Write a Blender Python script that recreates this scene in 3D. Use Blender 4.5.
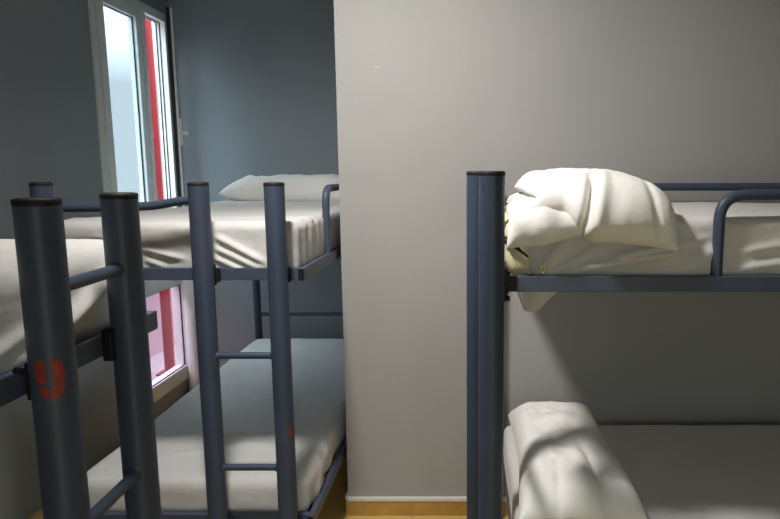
import bpy, bmesh, math, random
from mathutils import Vector, Matrix, noise
from math import sin, cos, pi, exp

for o in list(bpy.data.objects):
    bpy.data.objects.remove(o, do_unlink=True)
scene = bpy.context.scene
COL = scene.collection
random.seed(4)

# ------------------------------------------------------------------ camera
H = 1.63
cam_d = bpy.data.cameras.new('camera')
cam = bpy.data.objects.new('camera', cam_d)
COL.objects.link(cam)
cam.location = (0, 0, H)
cam.rotation_euler = (math.radians(90 - 8.03), 0, 0)
cam_d.sensor_width = 36
cam_d.lens = 620 / 780 * 36
cam_d.shift_x = (390 - 470) / 780
cam_d.clip_start = 0.05
scene.camera = cam

# ------------------------------------------------------------------ world, lamps, exposure
scene.view_settings.view_transform = 'Standard'
scene.view_settings.look = 'None'
scene.view_settings.gamma = 1
scene.view_settings.exposure = 0.0
w = bpy.data.worlds.new('sky')
scene.world = w
w.use_nodes = True
bg = w.node_tree.nodes['Background']
# overcast sky: pale at the horizon, brighter overhead
wn = w.node_tree
w_tc = wn.nodes.new('ShaderNodeTexCoord')
w_sx = wn.nodes.new('ShaderNodeSeparateXYZ')
w_rp = wn.nodes.new('ShaderNodeMapRange')
w_rp.inputs['From Min'].default_value = 0.12
w_rp.inputs['From Max'].default_value = 0.75
w_rp.inputs['To Min'].default_value = 0.80
w_rp.inputs['To Max'].default_value = 12.0
wn.links.new(w_tc.outputs['Generated'], w_sx.inputs[0])
wn.links.new(w_sx.outputs['Z'], w_rp.inputs['Value'])
wn.links.new(w_rp.outputs['Result'], bg.inputs[1])
bg.inputs[0].default_value = (0.80, 0.90, 1.0, 1)

def area(name, loc, rot, size, power, color, size_y=None, spread=pi):
    d = bpy.data.lights.new(name, 'AREA')
    d.energy = power
    d.color = color
    d.shape = 'RECTANGLE' if size_y else 'DISK'
    d.size = size
    if size_y:
        d.size_y = size_y
    d.spread = spread
    o = bpy.data.objects.new(name, d)
    COL.objects.link(o)
    o.location = loc
    o.rotation_euler = rot
    return o

LAMP = (-0.68, 1.42, 2.93)          # tilted ceiling spotlight, aimed at the light wall
LAMP_DIR = Vector((0.45, 0.80, -1.40)).normalized()
ld = bpy.data.lights.new('spotlight_bulb', 'SPOT')
ld.energy = 235
ld.color = (1.0, 0.965, 0.915)
ld.spot_size = math.radians(128)
ld.spot_blend = 1.0
ld.shadow_soft_size = 0.11
lamp_light = bpy.data.objects.new('spotlight_bulb', ld)
COL.objects.link(lamp_light)
lamp_light.rotation_euler = LAMP_DIR.to_track_quat('-Z', 'Y').to_euler()
# soft fill light added behind the camera to lift the fronts and posts
area('rear_fill_light', (0.55, -1.72, 1.15), (pi / 2, 0, 0), 1.0, 9, (0.98, 1.0, 0.78), size_y=2.0)

# ------------------------------------------------------------------ materials
def mat(name, color, rough=0.6, metallic=0.0, vary=0.0, scale=8.0, bump=0.0, bscale=60.0,
        color2=None, spec=0.5, sheen=0.0, stretch=None, coat=0.0):
    m = bpy.data.materials.new(name)
    m.use_nodes = True
    nt = m.node_tree
    b = nt.nodes['Principled BSDF']
    b.inputs['Base Color'].default_value = (*color, 1)
    b.inputs['Roughness'].default_value = rough
    b.inputs['Metallic'].default_value = metallic
    b.inputs['Specular IOR Level'].default_value = spec
    b.inputs['Coat Weight'].default_value = coat
    if sheen:
        b.inputs['Sheen Weight'].default_value = sheen
    tc = nt.nodes.new('ShaderNodeTexCoord')
    src = tc.outputs['Object']
    if stretch:
        mp = nt.nodes.new('ShaderNodeMapping')
        mp.inputs['Scale'].default_value = stretch
        nt.links.new(src, mp.inputs['Vector'])
        src = mp.outputs['Vector']
    if vary or color2:
        n = nt.nodes.new('ShaderNodeTexNoise')
        n.inputs['Scale'].default_value = scale
        n.inputs['Detail'].default_value = 5
        nt.links.new(src, n.inputs['Vector'])
        r = nt.nodes.new('ShaderNodeValToRGB')
        c2 = color2 or tuple(c * (1 - vary) for c in color)
        r.color_ramp.elements[0].color = (*c2, 1)
        r.color_ramp.elements[0].position = 0.32
        r.color_ramp.elements[1].color = (*color, 1)
        r.color_ramp.elements[1].position = 0.68
        nt.links.new(n.outputs['Fac'], r.inputs['Fac'])
        nt.links.new(r.outputs['Color'], b.inputs['Base Color'])
    if bump:
        n2 = nt.nodes.new('ShaderNodeTexNoise')
        n2.inputs['Scale'].default_value = bscale
        n2.inputs['Detail'].default_value = 4
        nt.links.new(src, n2.inputs['Vector'])
        bm_ = nt.nodes.new('ShaderNodeBump')
        bm_.inputs['Strength'].default_value = bump
        bm_.inputs['Distance'].default_value = 0.01
        nt.links.new(n2.outputs['Fac'], bm_.inputs['Height'])
        nt.links.new(bm_.outputs['Normal'], b.inputs['Normal'])
    return m

def glass_mat(name, tint, clear=0.25):
    m = bpy.data.materials.new(name)
    m.use_nodes = True
    nt = m.node_tree
    for n in list(nt.nodes):
        nt.nodes.remove(n)
    out = nt.nodes.new('ShaderNodeOutputMaterial')
    tr = nt.nodes.new('ShaderNodeBsdfTranslucent')
    tr.inputs[0].default_value = (*tint, 1)
    tp = nt.nodes.new('ShaderNodeBsdfTransparent')
    tp.inputs[0].default_value = (*tint, 1)
    gl = nt.nodes.new('ShaderNodeBsdfGlossy')
    gl.inputs['Roughness'].default_value = 0.15
    m1 = nt.nodes.new('ShaderNodeMixShader')
    m1.inputs[0].default_value = clear
    nt.links.new(tr.outputs[0], m1.inputs[1])
    nt.links.new(tp.outputs[0], m1.inputs[2])
    m2 = nt.nodes.new('ShaderNodeMixShader')
    m2.inputs[0].default_value = 0.05
    nt.links.new(m1.outputs[0], m2.inputs[1])
    nt.links.new(gl.outputs[0], m2.inputs[2])
    nt.links.new(m2.outputs[0], out.inputs[0])
    return m

M_wall = mat('light_grey_wall_paint', (0.355, 0.350, 0.342), 0.75, vary=0.06, scale=1.6, bump=0.08, bscale=35)
M_dark = mat('dark_grey_wall_paint', (0.30, 0.332, 0.358), 0.6, vary=0.10, scale=1.8, bump=0.08, bscale=35)
M_ceil = mat('ceiling_paint', (0.6, 0.6, 0.58), 0.85, vary=0.04, scale=2)
M_white = mat('white_window_plastic', (0.80, 0.84, 0.83), 0.35, vary=0.05, scale=6)
M_gask = mat('black_rubber', (0.012, 0.012, 0.014), 0.6)
M_metal = mat('slate_blue_enamel', (0.052, 0.070, 0.112), 0.44, vary=0.14, scale=5, bump=0.05, bscale=25, spec=0.35)
M_metal2 = mat('slate_blue_enamel_rail', (0.065, 0.082, 0.128), 0.42, vary=0.15, scale=7, bump=0.06, bscale=30)
M_plug = mat('black_plastic', (0.010, 0.010, 0.011), 0.6, spec=0.3)
M_sheet = mat('white_cotton_sheet', (0.62, 0.612, 0.60), 0.9, vary=0.05, scale=5, bump=0.32, bscale=26, sheen=0.15)
M_case = mat('white_pillowcase', (0.84, 0.83, 0.80), 0.9, vary=0.03, scale=6, bump=0.28, bscale=24, sheen=0.15)
M_cream = mat('cream_ticking', (0.72, 0.64, 0.42), 0.8, vary=0.08, scale=20, bump=0.2, bscale=90)
M_red = mat('red_stencil_paint', (0.36, 0.035, 0.014), 0.6, color2=(0.20, 0.022, 0.012), scale=60)
M_redpost = mat('red_gloss_paint', (0.24, 0.008, 0.010), 0.3, vary=0.1)
M_ext = mat('balcony_screed', (0.32, 0.31, 0.31), 0.9, vary=0.06, scale=3, bump=0.3)
M_pinkext = mat('pink_facade_render', (0.35, 0.275, 0.295), 0.9, vary=0.06, scale=3)
M_brass = mat('brass', (0.75, 0.52, 0.16), 0.25, metallic=1.0, vary=0.1)
M_glass = glass_mat('frosted_glass', (0.86, 0.92, 0.93), 0.96)
M_glass2 = glass_mat('frosted_glass_rosy', (0.80, 0.68, 0.73), 0.975)
M_base = mat('ochre_skirting_tile', (0.50, 0.29, 0.075), 0.45, color2=(0.40, 0.21, 0.05), scale=9)
M_trim = mat('white_trim_bead', (0.70, 0.68, 0.64), 0.5, vary=0.05)
M_lamp = mat('lamp_housing', (0.7, 0.7, 0.7), 0.4, vary=0.04)

def floor_mat():
    m = bpy.data.materials.new('yellow_plank_floor')
    m.use_nodes = True
    nt = m.node_tree
    b = nt.nodes['Principled BSDF']
    b.inputs['Roughness'].default_value = 0.4
    tc = nt.nodes.new('ShaderNodeTexCoord')
    br = nt.nodes.new('ShaderNodeTexBrick')
    br.inputs['Scale'].default_value = 1.0
    br.inputs['Brick Width'].default_value = 1.2
    br.inputs['Row Height'].default_value = 0.12
    br.inputs['Mortar Size'].default_value = 0.0015
    br.inputs['Color1'].default_value = (0.74, 0.54, 0.18, 1)
    br.inputs['Color2'].default_value = (0.68, 0.48, 0.15, 1)
    br.inputs['Mortar'].default_value = (0.25, 0.15, 0.04, 1)
    nt.links.new(tc.outputs['Object'], br.inputs['Vector'])
    mp = nt.nodes.new('ShaderNodeMapping')
    mp.inputs['Scale'].default_value = (1.5, 30, 1)
    nt.links.new(tc.outputs['Object'], mp.inputs['Vector'])
    n = nt.nodes.new('ShaderNodeTexNoise')
    n.inputs['Scale'].default_value = 2
    nt.links.new(mp.outputs['Vector'], n.inputs['Vector'])
    mx = nt.nodes.new('ShaderNodeMixRGB')
    mx.blend_type = 'MULTIPLY'
    mx.inputs[0].default_value = 0.35
    nt.links.new(br.outputs['Color'], mx.inputs[1])
    nt.links.new(n.outputs['Fac'], mx.inputs[2])
    nt.links.new(mx.outputs['Color'], b.inputs['Base Color'])
    return m
M_floor = floor_mat()

# ------------------------------------------------------------------ helpers
def link_mesh(name, verts, faces, material, parent=None, smooth=True, origin=None, edges=()):
    me = bpy.data.meshes.new(name)
    off = Vector(origin) if origin is not None else (Vector(parent['_o']) if parent is not None and '_o' in parent else Vector((0, 0, 0)))
    me.from_pydata([tuple(Vector(v) - off) for v in verts], edges, faces)
    me.update()
    o = bpy.data.objects.new(name, me)
    COL.objects.link(o)
    if parent is not None:
        o.parent = parent
        o['_o'] = tuple(off)
    else:
        o.location = off
        o['_o'] = tuple(off)
    if material:
        me.materials.append(material)
    if smooth:
        for p in me.polygons:
            p.use_smooth = True
    return o

class MB:
    """collects shapes for ONE mesh object, in world coordinates"""
    def __init__(s):
        s.v = []; s.f = []; s.sm = []
    def add(s, vs, fs, smooth=False):
        n = len(s.v)
        s.v += [tuple(v) for v in vs]
        s.f += [tuple(i + n for i in f) for f in fs]
        s.sm += [smooth] * len(fs)
    def box(s, a, b, M=None, bev=0.0):
        x0, y0, z0 = [min(p, q) for p, q in zip(a, b)]
        x1, y1, z1 = [max(p, q) for p, q in zip(a, b)]
        bm = bmesh.new()
        bmesh.ops.create_cube(bm, size=1)
        for v in bm.verts:
            v.co = Vector((x0 + (v.co.x + .5) * (x1 - x0), y0 + (v.co.y + .5) * (y1 - y0), z0 + (v.co.z + .5) * (z1 - z0)))
        if bev:
            bmesh.ops.bevel(bm, geom=bm.edges[:], offset=bev, segments=2, affect='EDGES', profile=0.6)
        bm.verts.index_update()
        vs = [v.co.copy() for v in bm.verts]
        if M:
            vs = [M @ v for v in vs]
        fs = [tuple(v.index for v in f.verts) for f in bm.faces]
        bm.free()
        s.add(vs, fs)
    def tube(s, pts, r, n=20, cap=True, flat=None):
        pts = [Vector(p) for p in pts]
        rings = []
        up = None
        for i, p in enumerate(pts):
            if i == 0: t = pts[1] - p
            elif i == len(pts) - 1: t = p - pts[i - 1]
            else: t = (pts[i + 1] - p).normalized() + (p - pts[i - 1]).normalized()
            t.normalize()
            if up is None:
                a = Vector((0, 0, 1)) if abs(t.z) < .9 else Vector((1, 0, 0))
                up = t.cross(a).normalized()
            up = (up - t * up.dot(t)).normalized()
            side = t.cross(up)
            rr = r[i] if isinstance(r, (list, tuple)) else r
            rings.append([p + (up * cos(2 * pi * k / n) + side * sin(2 * pi * k / n)) * rr for k in range(n)])
        vs = [v for ring in rings for v in ring]
        fs = []
        for i in range(len(rings) - 1):
            for k in range(n):
                fs.append((i * n + k, i * n + (k + 1) % n, (i + 1) * n + (k + 1) % n, (i + 1) * n + k))
        base = len(s.v)
        s.add(vs, fs, True)
        if cap:
            s.add(rings[0][::-1], [tuple(range(n))])
            s.add(rings[-1], [tuple(range(n))])
    def build(s, name, material, parent=None, origin=None):
        o = link_mesh(name, s.v, s.f, material, parent, smooth=False, origin=origin)
        for p, f in zip(o.data.polygons, s.sm):
            p.use_smooth = f
        return o

def bend_path(pts, rad, n=8):
    """polyline with rounded corners"""
    pts = [Vector(p) for p in pts]
    out = [pts[0]]
    for i in range(1, len(pts) - 1):
        p = pts[i]
        a = (pts[i - 1] - p).normalized(); b = (pts[i + 1] - p).normalized()
        p0 = p + a * rad; p1 = p + b * rad
        for k in range(n + 1):
            t = k / n
            out.append(p0 * (1 - t) ** 2 + p * 2 * t * (1 - t) + p1 * t ** 2)
    out.append(pts[-1])
    return out

def thing(name, label, cat, loc, group=None):
    o = bpy.data.objects.new(name, None)
    COL.objects.link(o)
    o.location = loc
    o.empty_display_size = .1
    o['_o'] = tuple(loc)
    tag(o, label, cat, group)
    return o

def tag(o, label, cat, group=None):
    o['label'] = label
    o['category'] = cat
    if group: o['group'] = group
    return o

def struct(o):
    o['kind'] = 'structure'
    return o

def soft_box(lo, hi, r, step, disp=None):
    lo = Vector(lo); hi = Vector(hi)
    c = (lo + hi) / 2; h = (hi - lo) / 2
    st = step if isinstance(step, tuple) else (step,) * 3
    n = [max(4, int(round(2 * h[i] / st[i]))) for i in range(3)]
    idx = {}; vs = []; fs = []
    def vid(i, j, k):
        key = (i, j, k)
        if key not in idx:
            p = Vector(((2 * i / n[0] - 1) * h.x, (2 * j / n[1] - 1) * h.y, (2 * k / n[2] - 1) * h.z))
            q = Vector([max(-(h[a] - r), min(h[a] - r, p[a])) for a in range(3)])
            d = p - q
            if d.length > 1e-9: d = d.normalized(); 
            if disp:
                e = disp(c + q + d * r, d)
            else: e = 0
            if isinstance(e, Vector):
                w_ = c + q + d * r + e
            else:
                w_ = c + q + d * (r + e)
            idx[key] = len(vs); vs.append(w_)
        return idx[key]
    for i in range(n[0]):
        for j in range(n[1]):
            fs.append((vid(i, j, 0), vid(i, j + 1, 0), vid(i + 1, j + 1, 0), vid(i + 1, j, 0)))
            fs.append((vid(i, j, n[2]), vid(i + 1, j, n[2]), vid(i + 1, j + 1, n[2]), vid(i, j + 1, n[2])))
    for i in range(n[0]):
        for k in range(n[2]):
            fs.append((vid(i, 0, k), vid(i + 1, 0, k), vid(i + 1, 0, k + 1), vid(i, 0, k + 1)))
            fs.append((vid(i, n[1], k), vid(i, n[1], k + 1), vid(i + 1, n[1], k + 1), vid(i + 1, n[1], k)))
    for j in range(n[1]):
        for k in range(n[2]):
            fs.append((vid(0, j, k), vid(0, j, k + 1), vid(0, j + 1, k + 1), vid(0, j + 1, k)))
            fs.append((vid(n[0], j, k), vid(n[0], j + 1, k), vid(n[0], j + 1, k + 1), vid(n[0], j, k + 1)))
    return vs, fs

def fbm(p, s, seed=0.0):
    return noise.fractal(Vector((p[0] * s + seed, p[1] * s - seed, p[2] * s + seed * .5)), 1.0, 2.0, 3)

def smooth01(t):
    t = max(0.0, min(1.0, t)); return t * t * (3 - 2 * t)

def ridge(d, w):
    return exp(-(d / w) ** 2)

def pillow_mesh(L, W, T, deform, seed=0.0, n=64, wr=0.008, p=2.6, base=0.35, PK=.006):
    """closed pillow, local u (length L), v (width W), thickness T; base=share of T below the seam"""
    vs = []; fs = []; m = n
    def pt(i, j, side):
        u = -1 + 2 * i / n; v = -1 + 2 * j / m
        # denser sampling near the edges
        u = sin(u * pi / 2); v = sin(v * pi / 2)
        prof = max(0.0, (1 - abs(u) ** p)) ** .55 * max(0.0, (1 - abs(v) ** p)) ** .55
        x = u * L / 2 * (1 - .07 * (1 - abs(v) ** 2) * abs(u) ** 4 )
        y = v * W / 2 * (1 - .06 * (1 - abs(u) ** 2) * abs(v) ** 4 )
        t = T * (1 - base) if side > 0 else -T * base
        z = t * prof
        e = max(abs(u), abs(v))
        wrk = fbm((x, y, side * .3), 9, seed) * wr * (0.4 + prof)
        puck = sin(28 * (x if abs(v) > abs(u) else y) + seed) * PK * smooth01((e - .55) / .45) * prof * side
        z += (wrk + puck) * side if side > 0 else 0
        return deform(Vector((x, y, z)), u, v, side)
    top = [[0] * (m + 1) for _ in range(n + 1)]
    bot = [[0] * (m + 1) for _ in range(n + 1)]
    for i in range(n + 1):
        for j in range(m + 1):
            top[i][j] = len(vs); vs.append(pt(i, j, 1))
    for i in range(n + 1):
        for j in range(m + 1):
            if i in (0, n) or j in (0, m):
                bot[i][j] = top[i][j]
            else:
                bot[i][j] = len(vs); vs.append(pt(i, j, -1))
    for i in range(n):
        for j in range(m):
            fs.append((top[i][j], top[i + 1][j], top[i + 1][j + 1], top[i][j + 1]))
            fs.append((bot[i][j], bot[i][j + 1], bot[i + 1][j + 1], bot[i + 1][j]))
    return vs, fs

def cloth(name, grid, material, parent=None, thick=0.003, origin=None):
    """grid[i][j] of points -> a cloth with real thickness"""
    n = len(grid); m = len(grid[0])
    vs = [p for row in grid for p in row]
    fs = [(i * m + j, (i + 1) * m + j, (i + 1) * m + j + 1, i * m + j + 1) for i in range(n - 1) for j in range(m - 1)]
    o = link_mesh(name, vs, fs, material, parent, origin=origin)
    s = o.modifiers.new('thickness', 'SOLIDIFY'); s.thickness = thick; s.offset = 0
    return o

# ------------------------------------------------------------------ room shell
XL, XR, YB, YW, YA, YR, ZC = -2.10, 2.75, 0, 2.78, 4.51, -1.5, 3.0
XC = -0.583      # left face of the boxed-out wall

def shell_box(name, a, b, m):
    mb = MB(); mb.box(a, b)
    return struct(mb.build(name, m, origin=((a[0] + b[0]) / 2, (a[1] + b[1]) / 2, min(a[2], b[2]))))

shell_box('floor', (XL - .2, YR - .2, -.1), (XR + .2, YA + .2, 0), M_floor)
shell_box('ceiling', (XL - .2, YR - .2, ZC), (XR + .2, YA + .2, ZC + .1), M_ceil)
shell_box('wall_back', (XL - .07, YA, 0), (XC, YA + .2, ZC), M_dark)
shell_box('wall_front', (XC, YW, 0), (XR, YA + .2, ZC), M_wall)
shell_box('wall_right', (XR, YR, 0), (XR + .2, YA + .2, ZC), M_wall)
mb = MB()      # unseen rear wall, its door opening added to let the fill light in
mb.box((XL - .2, YR - .15, 0), (.05, YR, ZC)); mb.box((1.05, YR - .15, 0), (XR + .2, YR, ZC)); mb.box((.05, YR - .15, 2.15), (1.05, YR, ZC))
struct(mb.build('wall_rear', M_wall, origin=(0, YR, 0)))
mb = MB()
mb.box((.01, YR - .17, 0), (.05, YR + .015, 2.19), bev=.004); mb.box((1.05, YR - .17, 0), (1.09, YR + .015, 2.19), bev=.004)
mb.box((.01, YR - .17, 2.15), (1.09, YR + .015, 2.19), bev=.004)
struct(mb.build('trim_1', M_trim, origin=(.55, YR, 0)))
WY0, WY1, WZ0, WZ1 = 3.57, 4.46, 0.12, 2.70
mb = MB()
mb.box((XL - .07, YR, 0), (XL, WY0, ZC))
mb.box((XL - .07, WY1, 0), (XL, YA, ZC))
mb.box((XL - .07, WY0, 0), (XL, WY1, WZ0))
mb.box((XL - .07, WY0, WZ1), (XL, WY1, ZC))
struct(mb.build('wall_left', M_dark, origin=(XL - .1, 0, 0)))

# skirting: ochre tile with a white bead on top
def skirting(side, a, b, nrm):
    a = Vector(a); b = Vector(b); nrm = Vector(nrm)
    mb = MB(); mb.box(a, b + nrm * .012 + Vector((0, 0, .074)))
    o = struct(mb.build('baseboard_' + side, M_base, origin=a))
    mb = MB(); mb.box(a + Vector((0, 0, .074)), b + nrm * .016 + Vector((0, 0, .094)), bev=.004)
    mb.build('top_bead', M_trim, parent=o)
skirting('front', (XC, YW, 0), (XR, YW, 0), (0, -1, 0))
skirting('back', (XL, YA, 0), (XC, YA, 0), (0, -1, 0))
skirting('alcove', (XC, YW, 0), (XC, YA, 0), (-1, 0, 0))

# little tape scrap left on the light wall
mb = MB(); mb.box((-.418, YW - .0015, 2.075), (-.395, YW, 2.085), bev=.0005)
tag(mb.build('tape_scrap', mat('yellowed_tape', (0.50, 0.46, 0.25), 0.5, vary=.2, scale=200)),
    'tiny yellowed scrap of tape stuck high on the light grey wall', 'tape')

# ------------------------------------------------------------------ window
FX0, FX1 = XL - .068, XL + .012     # frame depth
win = struct(bpy.data.objects.new('window_1', None)); COL.objects.link(win)
win.location = (XL, WY0, WZ0); win['_o'] = tuple(win.location)
ZT0, ZT1 = .83, .95
mb = MB()
mb.box((FX0, WY0, WZ0), (FX1, WY0 + .05, WZ1), bev=.004)
mb.box((FX0, WY1 - .035, WZ0), (FX1, WY1, WZ1), bev=.004)
mb.box((FX0, WY0, WZ1 - .055), (FX1, WY1, WZ1), bev=.004)
mb.box((FX0, WY0, WZ0), (FX1, WY1, WZ0 + .10), bev=.004)
mb.box((FX0, WY0, ZT0), (FX1, WY1, ZT1), bev=.004)
mb.build('window_frame', M_white, win)
# rubber seals down the far jamb and under the head, between them the white glazing beads
mb = MB()
for x in (-2.152, -2.130):
    mb.box((x, WY1 - .039, ZT1), (x + .006, WY1 - .034, WZ1 - .055))
    mb.box((x, WY0 + .05, WZ1 - .059), (x + .007, WY1 - .05, WZ1 - .055))
mb.build('rubber_seal', M_gask, win)
# the lower fixed light
py0, py1, pz0, pz1 = WY0 + .05, WY1 - .035, WZ0 + .10, ZT0
mb = MB(); mb.box((-2.115, py0, pz0), (-2.108, py1, pz1))
mb.build('lower_pane', M_glass2, win)
mb = MB()
for a, b in (((py0, pz0), (py1, pz0 + .006)), ((py0, pz1 - .006), (py1, pz1)), ((py0, pz0), (py0 + .006, pz1)), ((py1 - .006, pz0), (py1, pz1))):
    mb.box((-2.107, a[0], a[1]), (-2.101, b[0], b[1]))
mb.build('glazing_seal', M_gask, win)

def sash(width, z0, z1, hinge, ang, mirror=1, fw=.062, th=.055, th_seal=0.0):
    """a casement: built along +Y from the hinge, then turned about it"""
    R = Matrix.Translation(Vector(hinge)) @ Matrix.Rotation(ang, 4, 'Z')
    s = MB()
    def bx(y0, y1, za, zb, x0=-th, x1=0.0, bev=.005):
        s.box((x0, y0, za), (x1, y1, zb), M=R, bev=bev)
    bx(0, fw, z0, z1); bx(width - fw, width, z0, z1)
    bx(fw, width - fw, z0, z0 + fw); bx(fw, width - fw, z1 - fw, z1)
    return R, s

# left casement, closed
R, s = sash(.47, ZT1, WZ1 - .055, (XL + .022, WY0 + .05, 0), 0)
so = s.build('closed_casement', M_white, win); so['label'] = 'closed white casement'
mb = MB(); mb.box((-.034, .062, ZT1 + .062), (-.027, .408, WZ1 - .117), M=R)
mb.build('pane', M_glass, so)
mb = MB()
for y0, y1, z0, z1 in ((.062, .067, ZT1 + .062, WZ1 - .117), (.403, .408, ZT1 + .062, WZ1 - .117), (.062, .408, WZ1 - .122, WZ1 - .117), (.062, .408, ZT1 + .062, ZT1 + .067)):
    mb.box((-.027, y0, z0), (-.020, y1, z1), M=R)
mb.build('glazing_seal', M_gask, so)
for hz in (1.05, 2.50):
    mb = MB(); mb.box((-.003, -.012, hz), (.012, .012, hz + .08), M=R, bev=.004)
    mb.build('hinge', M_white, so)
# meeting stile
mb = MB(); mb.box((XL - .05, WY0 + .52, ZT1), (XL + .034, WY0 + .55, WZ1 - .055), bev=.006)
mb.build('meeting_stile', M_white, win)

# right casement, swung into the room and seen almost edge-on
hx, hy = XL + .030, WY1 - .045
ang = math.radians(25.2)            # direction from hinge back towards the camera
def sash_open(width=.45):
    # local: y runs from hinge to free edge, towards -Y world when ang = pi
    R = Matrix.Translation(Vector((hx, hy, 0))) @ Matrix.Rotation(pi + ang, 4, 'Z')
    s = MB(); fw = .06
    for y0, y1, za, zb in ((0, fw, ZT1, WZ1 - .06), (width - fw, width, ZT1, WZ1 - .06), (fw, width - fw, ZT1, ZT1 + fw), (fw, width - fw, WZ1 - .06 - fw, WZ1 - .06)):
        s.box((-.034, y0, za), (-.020, y1, zb), M=R, bev=.003)
    o = s.build('open_casement', M_white, win); o['label'] = 'open white casement'
    mb = MB(); mb.box((-.027, fw, ZT1 + fw), (-.021, width - fw, WZ1 - .06 - fw), M=R)
    mb.build('pane', M_glass, o)
    mb = MB(); mb.box((-.012, 0.0, ZT1), (0.004, width + .002, WZ1 - .06), M=R)
    # seal runs round the rebate, open in the middle
    mb = MB()
    for y0, y1, za, zb in ((0, .03, ZT1, WZ1 - .06), (width - .03, width + .001, ZT1, WZ1 - .06), (.03, width - .03, ZT1, ZT1 + .03), (.03, width - .03, WZ1 - .09, WZ1 - .06)):
        mb.box((-.020, y0, za), (.002, y1, zb), M=R)
    mb.build('rubber_seal', M_gask, o)
    mb = MB()
    mb.box((-.050, width - .044, 1.80), (-.032, width - .012, 1.97), M=R, bev=.004)
    mb.box((-.088, width - .036, 1.868), (-.040, width - .020, 1.892), M=R, bev=.006)
    hd = mb.build('handle', M_white, o); hd['label'] = 'white lever handle'
sash_open()

mb = MB(); mb.tube([(XL + .052, YA - .052, 0), (XL + .052, YA - .052, 1.22)], .050, 32)
mb.tube([(XL + .052, YA - .052, 1.20), (XL + .052, YA - .052, 1.235), (XL + .052, YA - .052, 1.24)], [.052, .052, .045], 32)
tag(mb.build('pipe_casing', M_white, origin=(XL + .052, YA - .052, 0)), 'round white pipe casing standing in the alcove corner beside the window', 'pipe')

# outside: low parapet wall, pale facade opposite, red post
mb = MB(); mb.box((-3.12, 2.0, -.2), (-3.0, 12, 1.12))
struct(mb.build('exterior_wall', M_pinkext, origin=(-3.06, 7, -.2)))
mb = MB(); mb.box((-4.25, 2.0, -.2), (XL - .2, 12, -.1))
struct(mb.build('exterior_ground', M_ext, origin=(-3.2, 7, -.2)))
mb = MB(); mb.tube([(-2.60, 5.19, -.1), (-2.60, 5.19, 3.6)], .042, 24)
mb.box((-2.69, 5.12, -.1), (-2.55, 5.26, -.085), bev=.003)
tag(mb.build('red_post', M_redpost, origin=(-2.62, 5.19, -.1)), 'red painted post standing outside the open window', 'post')

# ------------------------------------------------------------------ ceiling lamp (above the frame)
LV = Vector(LAMP)
lt = thing('ceiling_spotlight', 'white tilted spotlight on the ceiling above the aisle between the bunks', 'lamp', (LAMP[0], LAMP[1], ZC))
mb = MB(); mb.tube([(LAMP[0], LAMP[1], ZC), (LAMP[0], LAMP[1], ZC - .015)], [.07, .065], 32)
mb.build('ceiling_plate', M_lamp, lt)
mb = MB(); back = LV - LAMP_DIR * .11
mb.tube([LV - LAMP_DIR * .012, LV - LAMP_DIR * .03, LV - LAMP_DIR * .06, back], [.075, .075, .06, .03], 32)
mb.build('housing', M_lamp, lt)
lamp_light.parent = lt
lamp_light.location = (0, 0, LAMP[2] - ZC)

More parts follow.
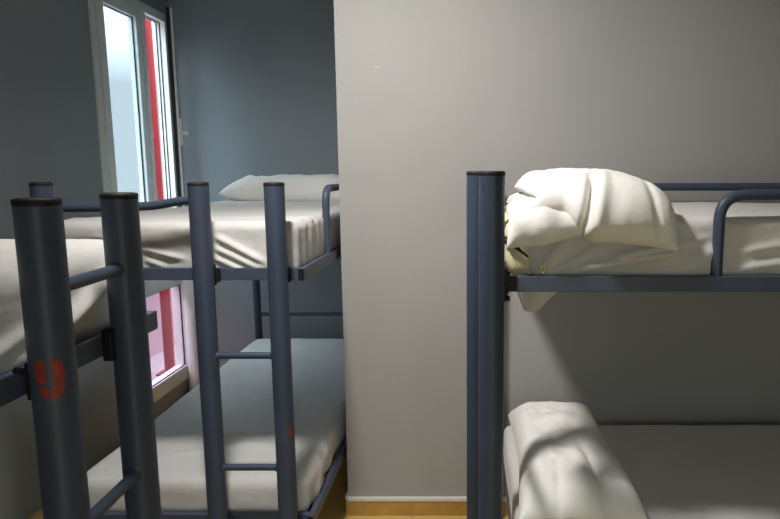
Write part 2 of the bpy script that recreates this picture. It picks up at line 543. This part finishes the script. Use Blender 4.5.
# ------------------------------------------------------------------ bunk bed builder
PR = .035     # post radius
def bunk(loc, label, Mf, L, W, zt_up, zt_lo, posts, ladder, rungs, guards, rung_r=.0125, slats=7, post_z=1.594, rung_off=((0, 0), (0, 0))):
    """Mf(l, w, z) -> world; l = along the bed from the ladder end, w = across from the open side"""
    root = thing('bunk_bed', label, 'bunk bed', loc, None)
    for lvl, zt in (('upper', zt_up), ('lower', zt_lo)):
        for w0, w1 in ((0, .022), (W - .022, W)):
            mb = MB(); mb.box(Mf(0, w0, zt - .046), Mf(L, w1, zt), bev=.003)
            # inner ledge of the angle section
            wi = (w1, w1 + .02) if w0 == 0 else (w0 - .02, w0)
            mb.box(Mf(.03, wi[0], zt - .046), Mf(L - .03, wi[1], zt - .042))
            r_ = mb.build('side_rail', M_metal2, root)
            for la in (-.005, L - .004):
                mb = MB(); mb.box(Mf(la, w0 + .001, zt - .045), Mf(la + .009, w1 - .001, zt - .001), bev=.002)
                mb.build('end_plug', M_plug, r_)
        for l0 in (.012, L - .037):
            mb = MB(); mb.box(Mf(l0, .022, zt - .046), Mf(l0 + .025, W - .022, zt - .001), bev=.003)
            mb.build('end_rail', M_metal2, root)
        for k in range(slats):
            l0 = .12 + (L - .24) * k / (slats - 1)
            mb = MB(); mb.box(Mf(l0 - .02, .022, zt - .041), Mf(l0 + .02, W - .022, zt - .032), bev=.002)
            mb.build('slat', M_metal2, root)
    def post(name, x, y, zt, r):
        mb = MB(); mb.tube([(x, y, .012), (x, y, zt - .008)], r, 32)
        p = mb.build(name, M_metal, root)
        mb = MB(); mb.tube([(x, y, zt - .012), (x, y, zt - .006), (x, y, zt - .001), (x, y, zt + .001)], [r * 1.0, r * 1.025, r * 1.0, r * .82], 32)
        mb.build('end_cap', M_plug, p)
        mb = MB(); mb.tube([(x, y, 0), (x, y, .02)], r * 1.08, 32)
        mb.build('foot_cap', M_plug, p)
        return p
    out = {}
    for i, (x, y, r) in enumerate(posts):
        out['post%d' % i] = post('corner_post', x, y, post_z, r)
    for i, (x, y) in enumerate(ladder):
        out['lad%d' % i] = post('ladder_post', x, y, post_z, PR)
    (xa, ya), (xb, yb) = ladder
    xa += rung_off[0][0]; xb += rung_off[1][0]
    for z in rungs:
        mb = MB(); mb.tube([(xa, ya, z), (xb, yb, z)], rung_r, 20)
        # weld collars
        d = (Vector((xb, yb, z)) - Vector((xa, ya, z))).normalized()
        for c, sgn in ((Vector((xa, ya, z)), 1), (Vector((xb, yb, z)), -1)):
            mb.tube([c + d * sgn * (PR - .004), c + d * sgn * (PR + .002), c + d * sgn * (PR + .005)], [rung_r * 1.35, rung_r * 1.2, rung_r], 20)
        mb.build('rung', M_metal, root)
    for g in guards:
        mb = MB(); mb.tube(bend_path(g, .075), .0165, 20)
        mb.build('guard_rail', M_metal, root)
    return root, out

def bracket(root, c, ax, size=(.014, .03, .05), bolts=2):
    """dark clamp: plate with bolt heads top and bottom; ax = outward horizontal direction"""
    c = Vector(c); ax = Vector(ax).normalized(); t = Vector((-ax.y, ax.x, 0))
    R = Matrix.Translation(c) @ Matrix(((ax.x, t.x, 0, 0), (ax.y, t.y, 0, 0), (0, 0, 1, 0), (0, 0, 0, 1)))
    mb = MB()
    mb.box((-size[0] / 2, -size[1] / 2, -size[2] / 2), (size[0] / 2, size[1] / 2, size[2] / 2), M=R, bev=.003)
    for s in (-1, 1):
        z = s * (size[2] / 2 + .006)
        mb.tube([R @ Vector((-.008, 0, z)), R @ Vector((.012, 0, z))], .009, 12)
        mb.tube([R @ Vector((.010, 0, z)), R @ Vector((.018, 0, z))], .006, 6)
    return mb.build('clamp', M_plug, root)

# ---- bed B: in the alcove, ladder at its foot, facing us
F2 = lambda l, w_, z: (-.600 - w_, 2.215 + l, z)
L2, W2 = 2.13, .965
ZU2, ZL2 = 1.285, .325
bedB, pB = bunk((-1.05, 3.2, 0), 'slate blue metal bunk bed in the alcove with its ladder facing the aisle', F2, L2, W2, ZU2, ZL2,
    posts=[(-1.487, 2.165, PR), (-1.535, 4.385, .026), (-.625, 4.385, .026)],
    ladder=[(-.943, 2.165), (-.680, 2.165)], rungs=[.975, .548, .125],
    guards=[])
# guards of bed B: foot end, open side, wall side
mb = MB(); mb.tube([(-1.455, 2.165, 1.506), (-1.20, 2.165, 1.508), (-1.10, 2.165, 1.514), (-1.02, 2.165, 1.528), (-.958, 2.165, 1.536)], .0155, 20)
mb.tube([(-.975, 2.165, 1.532), (-.962, 2.165, 1.536), (-.955, 2.165, 1.536)], [.0155, .020, .022], 20)
mb.build('foot_guard', M_metal, bedB)
mb = MB(); mb.tube(bend_path([(-.617, 2.66, 1.282), (-.617, 2.66, 1.560), (-.617, 3.95, 1.560), (-.617, 3.95, 1.282)], .07), .016, 20)
mb.build('guard_rail', M_metal, bedB)
mb = MB(); mb.box((-1.535, 4.376, .60), (-.625, 4.392, .625), bev=.003)
mb.build('head_rail', M_metal2, bedB)
for z in (ZU2 - .023, ZL2 - .023):
    bracket(bedB, (-.672, 2.205, z), (0, 1, 0), (.02, .05, .05))
    bracket(bedB, (-.927, 2.205, z), (0, 1, 0), (.02, .05, .05))
    bracket(bedB, (-1.487, 2.205, z), (0, 1, 0), (.02, .05, .05))
# faint remnant of red paint on the right ladder post
def wrap(parent, x, y, z, ang0, polys, material, name, r=PR):
    """2-D polygons (metres, x to the right as seen from outside, y up) laid on a post's surface"""
    vs = []; fs = []
    for poly in polys:
        bm = bmesh.new()
        bv = [bm.verts.new((px, pz, 0)) for px, pz in poly]
        f = bm.faces.new(bv)
        bmesh.ops.triangulate(bm, faces=[f])
        bmesh.ops.subdivide_edges(bm, edges=bm.edges[:], cuts=3, use_grid_fill=True)
        bm.verts.index_update()
        n0 = len(vs)
        for v in bm.verts:
            a = ang0 + v.co.x / r
            vs.append((x + cos(a) * (r + .0006), y + sin(a) * (r + .0006), z + v.co.y))
        for f in bm.faces:
            fs.append(tuple(n0 + v.index for v in f.verts))
        bm.free()
    return link_mesh(name, vs, fs, material, parent, smooth=True)
def ell(cx, cy, rx, ry, a0, a1, n=14):
    return [(cx + rx * cos(math.radians(a0 + (a1 - a0) * k / n)), cy + ry * sin(math.radians(a0 + (a1 - a0) * k / n))) for k in range(n + 1)]
wrap(pB['lad1'], -.680, 2.165, .695, -pi / 2 + .85, [ell(0, 0, .006, .016, 0, 330), ell(.004, .022, .004, .007, 0, 330)], M_red, 'paint_smudge')

# ---- bed A: nearest, at the left, ladder on its long side
F1 = lambda l, w_, z: (-.764 - w_, 1.478 - l, z)
ZU1, ZL1 = 1.296, .325
bedA, pA = bunk((-1.17, .5, 0), 'slate blue metal bunk bed nearest at left, red stencilled figure on its ladder', F1, 1.95, .92, ZU1, ZL1,
    posts=[(-1.65, 1.53, PR), (-1.65, -.50, PR), (-.775, -.50, PR)],
    ladder=[(-.717, 1.03), (-.727, 1.29)], rungs=[1.431, .98, .56, .14],
    guards=[], post_z=1.587)
for y, dy in ((1.03, 0.0), (1.29, -.036)):
    for z in (ZU1 - .023, ZL1 - .023):
        mb = MB(); mb.box((-.764, y + dy - .006, z - .034), (-.742, y + dy + .020, z + .034), bev=.004)
        mb.tube([(-.756, y - .034, z + .030), (-.740, y - .040, z + .030)], .006, 12)
        mb.build('clamp', M_plug, bedA)
# stencilled nine
u = 0.0445 / 165
def P(*a): return [((px - 227) * u, (230 - py) * u * 1.28) for px, py in a]
left_lobe = P((212, 131), (188, 128), (163, 138), (148, 162), (145, 200), (156, 230), (180, 246), (208, 246), (212, 200), (208, 165))
right_stroke = P((240, 134), (258, 129), (280, 134), (298, 152), (309, 188), (310, 235), (300, 285), (280, 314), (254, 330), (231, 333), (231, 282), (243, 268), (247, 240), (246, 190))
tail = P((225, 333), (200, 326), (176, 306), (164, 272), (174, 262), (204, 264), (213, 276), (225, 283))
dirA = math.atan2(-.965, .682)
wrap(pA['lad0'], -.717, 1.03, 1.285, dirA - .20, [left_lobe, right_stroke, tail], M_red, 'stencil_nine')['label'] = 'red stencilled 9'

# ---- bed C: right, along the light wall, ladder end-on
F3 = lambda l, w_, z: (.135 + l, 1.775 + w_, z)
ZU3, ZL3 = 1.330, .365
bedC, pC = bunk((1.1, 2.2, 0), 'slate blue metal bunk bed along the light grey wall at right', F3, 2.02, .93, ZU3, ZL3,
    posts=[(.075, 2.66, .026), (2.19, 2.66, PR), (2.19, 1.80, PR)],
    ladder=[(.0585, 1.66), (.024, 1.93)], rungs=[1.444, 1.022, .60, .18],
    guards=[[(.722, 1.794, 1.327), (.722, 1.794, 1.565), (1.75, 1.794, 1.565), (1.75, 1.794, 1.327)],
            [(.66, 2.692, 1.327), (.66, 2.692, 1.567), (1.75, 2.692, 1.567), (1.75, 2.692, 1.327)]], post_z=1.632, rung_off=((.010, 0), (.020, 0)))
mb = MB()
for z in (1.13,):
    mb.tube([(.075, 2.66, 1.50), (.045, 1.95, 1.50)], .0155, 20)
mb.build('foot_guard', M_metal, bedC)
for z in (ZU3 - .023, ZL3 - .023):
    mb = MB()
    mb.box((.088, 1.755, z - .025), (.112, 1.80, z + .028), bev=.004)
    mb.box((.108, 1.772, z - .022), (.138, 1.80, z + .022), bev=.003)
    for s in (-1, 1):
        mb.tube([(.100, 1.752, z + s * .036), (.100, 1.80, z + s * .036)], .011, 12)
        mb.tube([(.092, 1.742, z + s * .036), (.114, 1.742, z + s * .036)], .007, 8)
    mb.box((.050, 1.69, z - .02), (.100, 1.80, z + .02), bev=.003)
    mb.build('clamp', M_plug, bedC)
# weld dimple high on the front ladder post
wrap(pC['lad0'], .0585, 1.66, 1.587, -pi / 2 - .75, [[(-.003, .010), (.002, .006), (.004, -.008), (.001, -.011), (-.001, 0)]], M_gask, 'weld_dimple')

# ------------------------------------------------------------------ mattresses
def lin(x, y, ang):  # signed distance across lines running at angle ang
    return -x * sin(ang) + y * cos(ang)

# bed B upper
def dB(p, n):
    e = .0035 * fbm(p, 4, 3) + .0015 * fbm(p, 14, 9)
    foot = smooth01((2.32 - p.y) / .07) * smooth01(-n.y * 1.5)
    if foot > 0:
        x, z = p.x, p.z
        # diagonal pulls falling to the right, between the ladder posts and left of them
        for x0, z0, a, ln, wd, amp in ((-.915, 1.392, -.50, .22, .012, .016), (-.92, 1.352, -.45, .20, .011, .015), (-.93, 1.318, -.42, .16, .010, .013),
                                       (-1.19, 1.355, -.26, .18, .012, .015), (-1.18, 1.310, -.35, .10, .009, .010), (-1.36, 1.39, -.3, .2, .012, .012)):
            dx, dz = x - x0, z - z0
            al = dx * cos(a) + dz * sin(a); ac = -dx * sin(a) + dz * cos(a)
            m = smooth01((al + .03) / .05) * smooth01((ln - al) / .08)
            e += foot * amp * m * ridge(ac, wd)
    side = smooth01(n.x * 1.4) * smooth01((1.47 - p.z) / .05)
    if side > 0:
        e += side * .0035 * sin(p.y * 62 + 3 * fbm(p, 3, 1)) * smooth01((3.2 - p.y) / .5)
    # crease along the top of the foot edge
    if n.z > .5:
        e += .004 * ridge(lin(p.x + 1.05, p.y - 2.42, .12), .03) + .003 * ridge(lin(p.x + .9, p.y - 2.6, -.4), .02)
    return e
vs, fs = soft_box((-1.54, 2.245, ZU2 - .03), (-.628, 4.32, 1.452), .035, (.0065, .012, .006), dB)
o = link_mesh('mattress', vs, fs, M_sheet, origin=(-1.05, 3.2, ZU2 - .03))
tag(o, 'mattress in a wrinkled white fitted sheet on the upper bunk in the alcove', 'mattress')

# bed B lower, its sheet slips into folds at the foot
def dB2(p, n):
    e = .004 * fbm(p, 3.5, 5) + .0015 * fbm(p, 12, 2)
    if n.z > .3:
        for x0, y0, a, ln, wd, amp in ((-.70, 2.40, 2.2, .45, .018, .012), (-1.25, 2.45, .35, .4, .02, .012), (-1.3, 2.62, .2, .35, .016, .010), (-1.1, 2.7, -.2, .4, .02, .010), (-.80, 2.5, 1.75, .7, .015, .008), (-1.2, 2.9, 1.9, .6, .02, .005), (-1.0, 3.2, 2.0, .5, .02, .005)):
            dx, dy = p.x - x0, p.y - y0
            al = dx * cos(a) + dy * sin(a); ac = -dx * sin(a) + dy * cos(a)
            m = smooth01((al + .05) / .1) * smooth01((ln - al) / .15)
            e += amp * m * ridge(ac, wd)
    if n.x > .1 and p.y < 2.75:
        e += .010 * ridge(p.y - 2.42 - .9 * (p.z - .38), .016) * n.x + .009 * ridge(p.y - 2.52 - 1.1 * (p.z - .38), .014) * n.x
    if n.x > .3:
        e += .006 * sin(p.y * 26 + 4 * p.z + 3 * fbm(p, 3, 7)) * n.x * smooth01((3.4 - p.y) / .8)
    return e
vs, fs = soft_box((-1.545, 2.25, ZL2 - .03), (-.628, 4.33, .455), .045, .015, dB2)
o = link_mesh('mattress', vs, fs, M_sheet, origin=(-1.05, 3.2, ZL2 - .03))
tag(o, 'mattress in a loose white sheet on the lower bunk in the alcove', 'mattress')

# bed A upper
def dA(p, n):
    e = .004 * fbm(p, 3.5, 11) + .0015 * fbm(p, 12, 2)
    if n.x > -.2:
        for y0, z0, a, ln, wd, amp in ((1.40, 1.445, -2.72, .5, .014, .013), (1.32, 1.39, -2.85, .5, .016, .014), (1.12, 1.36, -2.9, .6, .012, .012), (.98, 1.43, -2.9, .5, .014, .014), (.95, 1.385, -3.0, .5, .010, .012), (.95, 1.34, -3.0, .5, .010, .010)):
            dy, dz = p.y - y0, p.z - z0
            al = dy * cos(a) + dz * sin(a); ac = -dy * sin(a) + dz * cos(a)
            m = smooth01((al + .06) / .1) * smooth01((ln - al) / .15)
            e += amp * m * ridge(ac, wd)
    return e
vs, fs = soft_box((-1.64, -.40, ZU1 - .03), (-.790, 1.462, 1.478), .06, (.014, .012, .007), dA)
o = link_mesh('mattress', vs, fs, M_sheet, origin=(-1.17, .5, ZU1 - .03))
tag(o, 'mattress in a white sheet on the nearest upper bunk at left', 'mattress')

# bed C upper: ticking core, sheet pulled over it, the corner left bare
matC = thing('mattress', 'mattress on the right upper bunk, cream corner bare beside the post', 'mattress', (1.1, 2.2, ZU3 - .03))
vs, fs = soft_box((.108, 1.812, ZU3 - .008), (2.10, 2.665, 1.480), .03, .03)
link_mesh('mattress_core', vs, fs, M_cream, matC)
def dC(p, n):
    e = .0035 * fbm(p, 4, 21) + .0015 * fbm(p, 13, 2)
    if n.y < .2:
        x, z = p.x, p.z
        for x0, z0, a, ln, wd, amp in ((.20, 1.345, .85, .20, .010, .016), (.24, 1.335, .55, .20, .010, .014), (.33, 1.352, .16, .34, .013, .020), (.42, 1.385, .20, .30, .010, .014), (.62, 1.345, .55, .18, .020, .016), (.80, 1.350, .14, .8, .012, .012), (.80, 1.40, .16, .7, .012, .010), (1.1, 1.36, .10, .8, .012, .010), (.60, 1.36, 1.45, .13, .012, .009)):
            dx, dz = x - x0, z - z0
            al = dx * cos(a) + dz * sin(a); ac = -dx * sin(a) + dz * cos(a)
            m = smooth01((al + .03) / .06) * smooth01((ln - al) / .12)
            e += amp * m * ridge(ac, wd) * smooth01(-n.y + .3)
    return e
vs, fs = soft_box((.165, 1.800, ZU3 - .02), (2.11, 2.67, 1.502), .034, (.011, .018, .006), dC)
sh = link_mesh('fitted_sheet', vs, fs, M_sheet, matC)
mb = MB()
mb.tube([(.118, 1.90, 1.432), (.106, 1.83, 1.430), (.112, 1.806, 1.427), (.130, 1.802, 1.417), (.150, 1.800, 1.400), (.170, 1.799, 1.384)], [.009, .010, .010, .008, .004, .003], 10)
mb.build('piping', M_plug, matC)
mb = MB()
ringp = [(.212 + .006 * cos(t), 1.786, 1.350 + .011 * sin(t)) for t in [2 * pi * k / 20 for k in range(21)]]
mb.tube(ringp, .0022, 8, cap=False)
e_ = mb.build('eyelet', M_brass, matC); e_['label'] = 'brass eyelet'

# loose corner of the sheet: lies over the mattress end and hangs below the rail
g = []
for i in range(25):
    s = i / 24
    row = []
    for j in range(25):
        t = j / 24
        # triangle-like tail hanging inside the rail
        xt = .150 + .150 * s
        zlow = 1.30 - .085 * min(1, max(0, 1.35 * (1 - abs(s - .25) / (.30 if s < .25 else .75))))
        z = 1.40 * (1 - t) + zlow * t
        y = 1.812 + .008 * sin(9 * s + 2 * t) + .02 * t * t
        row.append(Vector((xt + .012 * sin(5 * t) , y, z)))
    g.append(row)
cl = cloth('sheet_tail', g, M_sheet, matC, .002)

# bed C lower
def dC2(p, n):
    e = .003 * fbm(p, 4, 31) + .001 * fbm(p, 13, 2)
    return e
vs, fs = soft_box((.150, 1.800, ZL3 - .03), (2.11, 2.685, .502), .034, .02, dC2)
o = link_mesh('mattress', vs, fs, M_sheet, origin=(1.1, 2.2, ZL3 - .03))
tag(o, 'flat white sheeted mattress on the right lower bunk', 'mattress')
# ------------------------------------------------------------------ pillows
# alcove pillow: across the head
def defB(q, u_, v_, side):
    p = Vector((q.x - 1.09, q.y + 4.02, q.z + 1.50))
    if side < 0: p.z = max(p.z, 1.449)
    return p
vs, fs = pillow_mesh(.90, .42, .18, defB, seed=2.2, wr=.010, base=.40, p=5.0)
o = link_mesh('pillow', vs, fs, M_case, origin=(-1.07, 3.99, 1.45))
tag(o, 'white pillow at the head of the upper bunk in the alcove', 'pillow')

# right upper pillow: folded lump, droops over the mattress edge
def ycurve(y):
    return y
def bend_over(x, y, h, yb, z0, Rr, tmax=1.40):
    """lay a point (height h over the surface) on the mattress top and over its front edge"""
    d = yb - y
    if d <= 0: return Vector((x, y, z0 + h))
    th = min(d / Rr, tmax); rest = max(0.0, d - Rr * tmax)
    return Vector((x, yb - (Rr + h) * sin(th) - rest * cos(tmax), z0 - Rr + (Rr + h) * cos(th) - rest * sin(tmax)))
def defC(q, u_, v_, side):
    x = q.x + .372; h = max(0.0, q.z)
    y = q.y + 2.10
    lf = smooth01((.36 - x) / .10)
    if y < 1.95: y += (1.95 - y) * .30 * lf
    h *= 1 - .22 * smooth01((x - .40) / .20)
    zz = 1.503 + h
    if side > 0:
        # crease from the upper right down to the hem, swelling beside it
        fr = smooth01((1.87 - y) / .07)
        xc = .305 + .55 * max(0.0, (y - 1.74))
        h -= .030 * fr * ridge(x - xc, .010)
        h += .012 * fr * ridge(x - xc - .030, .020) + .010 * fr * ridge(x - xc + .030, .018)
        h -= .008 * fr * ridge(x - .50 - .3 * (1.85 - y), .012)
        h = max(h, .001)
    p = bend_over(x, y, h, 1.835, 1.509, .050)
    if side > 0:
        p.x += .035 * ridge(p.z - 1.555, .012) * smooth01((.20 - p.x) / .05)
    return p
vs, fs = pillow_mesh(.455, .80, .128, defC, seed=5.1, wr=.006, base=.0, p=5.0, n=110, PK=.0025)
pil = link_mesh('pillow', vs, fs, M_case, origin=(.375, 2.13, 1.50))
tag(pil, 'plump white folded pillow spilling over the edge of the right upper bunk', 'pillow')
def defC2(q, u_, v_, side):
    x = q.x + .235; h = max(0.0, q.z); y = q.y + 1.88
    y -= .05 * smooth01((.20 - x) / .10) * smooth01((1.80 - y) / .05) * 0
    y += .035 * smooth01((x - .20) / .14) * smooth01((1.83 - y) / .05)
    h += .006 * sin(55 * x + 12 * y) * smooth01((1.84 - y) / .04) * (1 if side > 0 else 0) * smooth01(h / .01)
    return bend_over(x, y, h, 1.830, 1.504, .044)
vs, fs = pillow_mesh(.260, .34, .050, defC2, seed=1.1, wr=.004, base=.0, p=4.0, n=70, PK=.002)
link_mesh('folded_under_end', vs, fs, M_case, pil)

# right lower pillow
def defD(q, u_, v_, side):
    y = q.y + 2.225; x = q.x + .355; z = q.z + .552
    x = .345 + (x - .345) * (1 + .10 * smooth01((2.3 - y) / .5))
    if side < 0: z = max(z, .503)
    if side > 0:
        z -= .020 * ridge(x - .41 - .12 * (2.0 - y), .012) * smooth01((2.12 - y) / .12)
        z += .012 * ridge(x - .37 - .12 * (2.0 - y), .022) * smooth01((2.12 - y) / .12)
        z -= .010 * ridge(x - .30 + .10 * (2.0 - y), .015) * smooth01((2.05 - y) / .12)
    return Vector((x, y, z))
vs, fs = pillow_mesh(.37, .86, .165, defD, seed=8.4, wr=.010, base=.30, p=4.6, n=80, PK=.003)
o = link_mesh('pillow', vs, fs, M_case, origin=(.36, 2.27, .50))
tag(o, 'white pillow lying crosswise on the right lower bunk', 'pillow')

for o in bpy.data.objects:
    g = {'bunk bed': 'metal bunk beds in the dormitory', 'mattress': 'mattresses on the bunks', 'pillow': 'white pillows on the bunks'}.get(o.get('category'))
    if g: o['group'] = g
for o in bpy.data.objects:
    if '_o' in o: del o['_o']
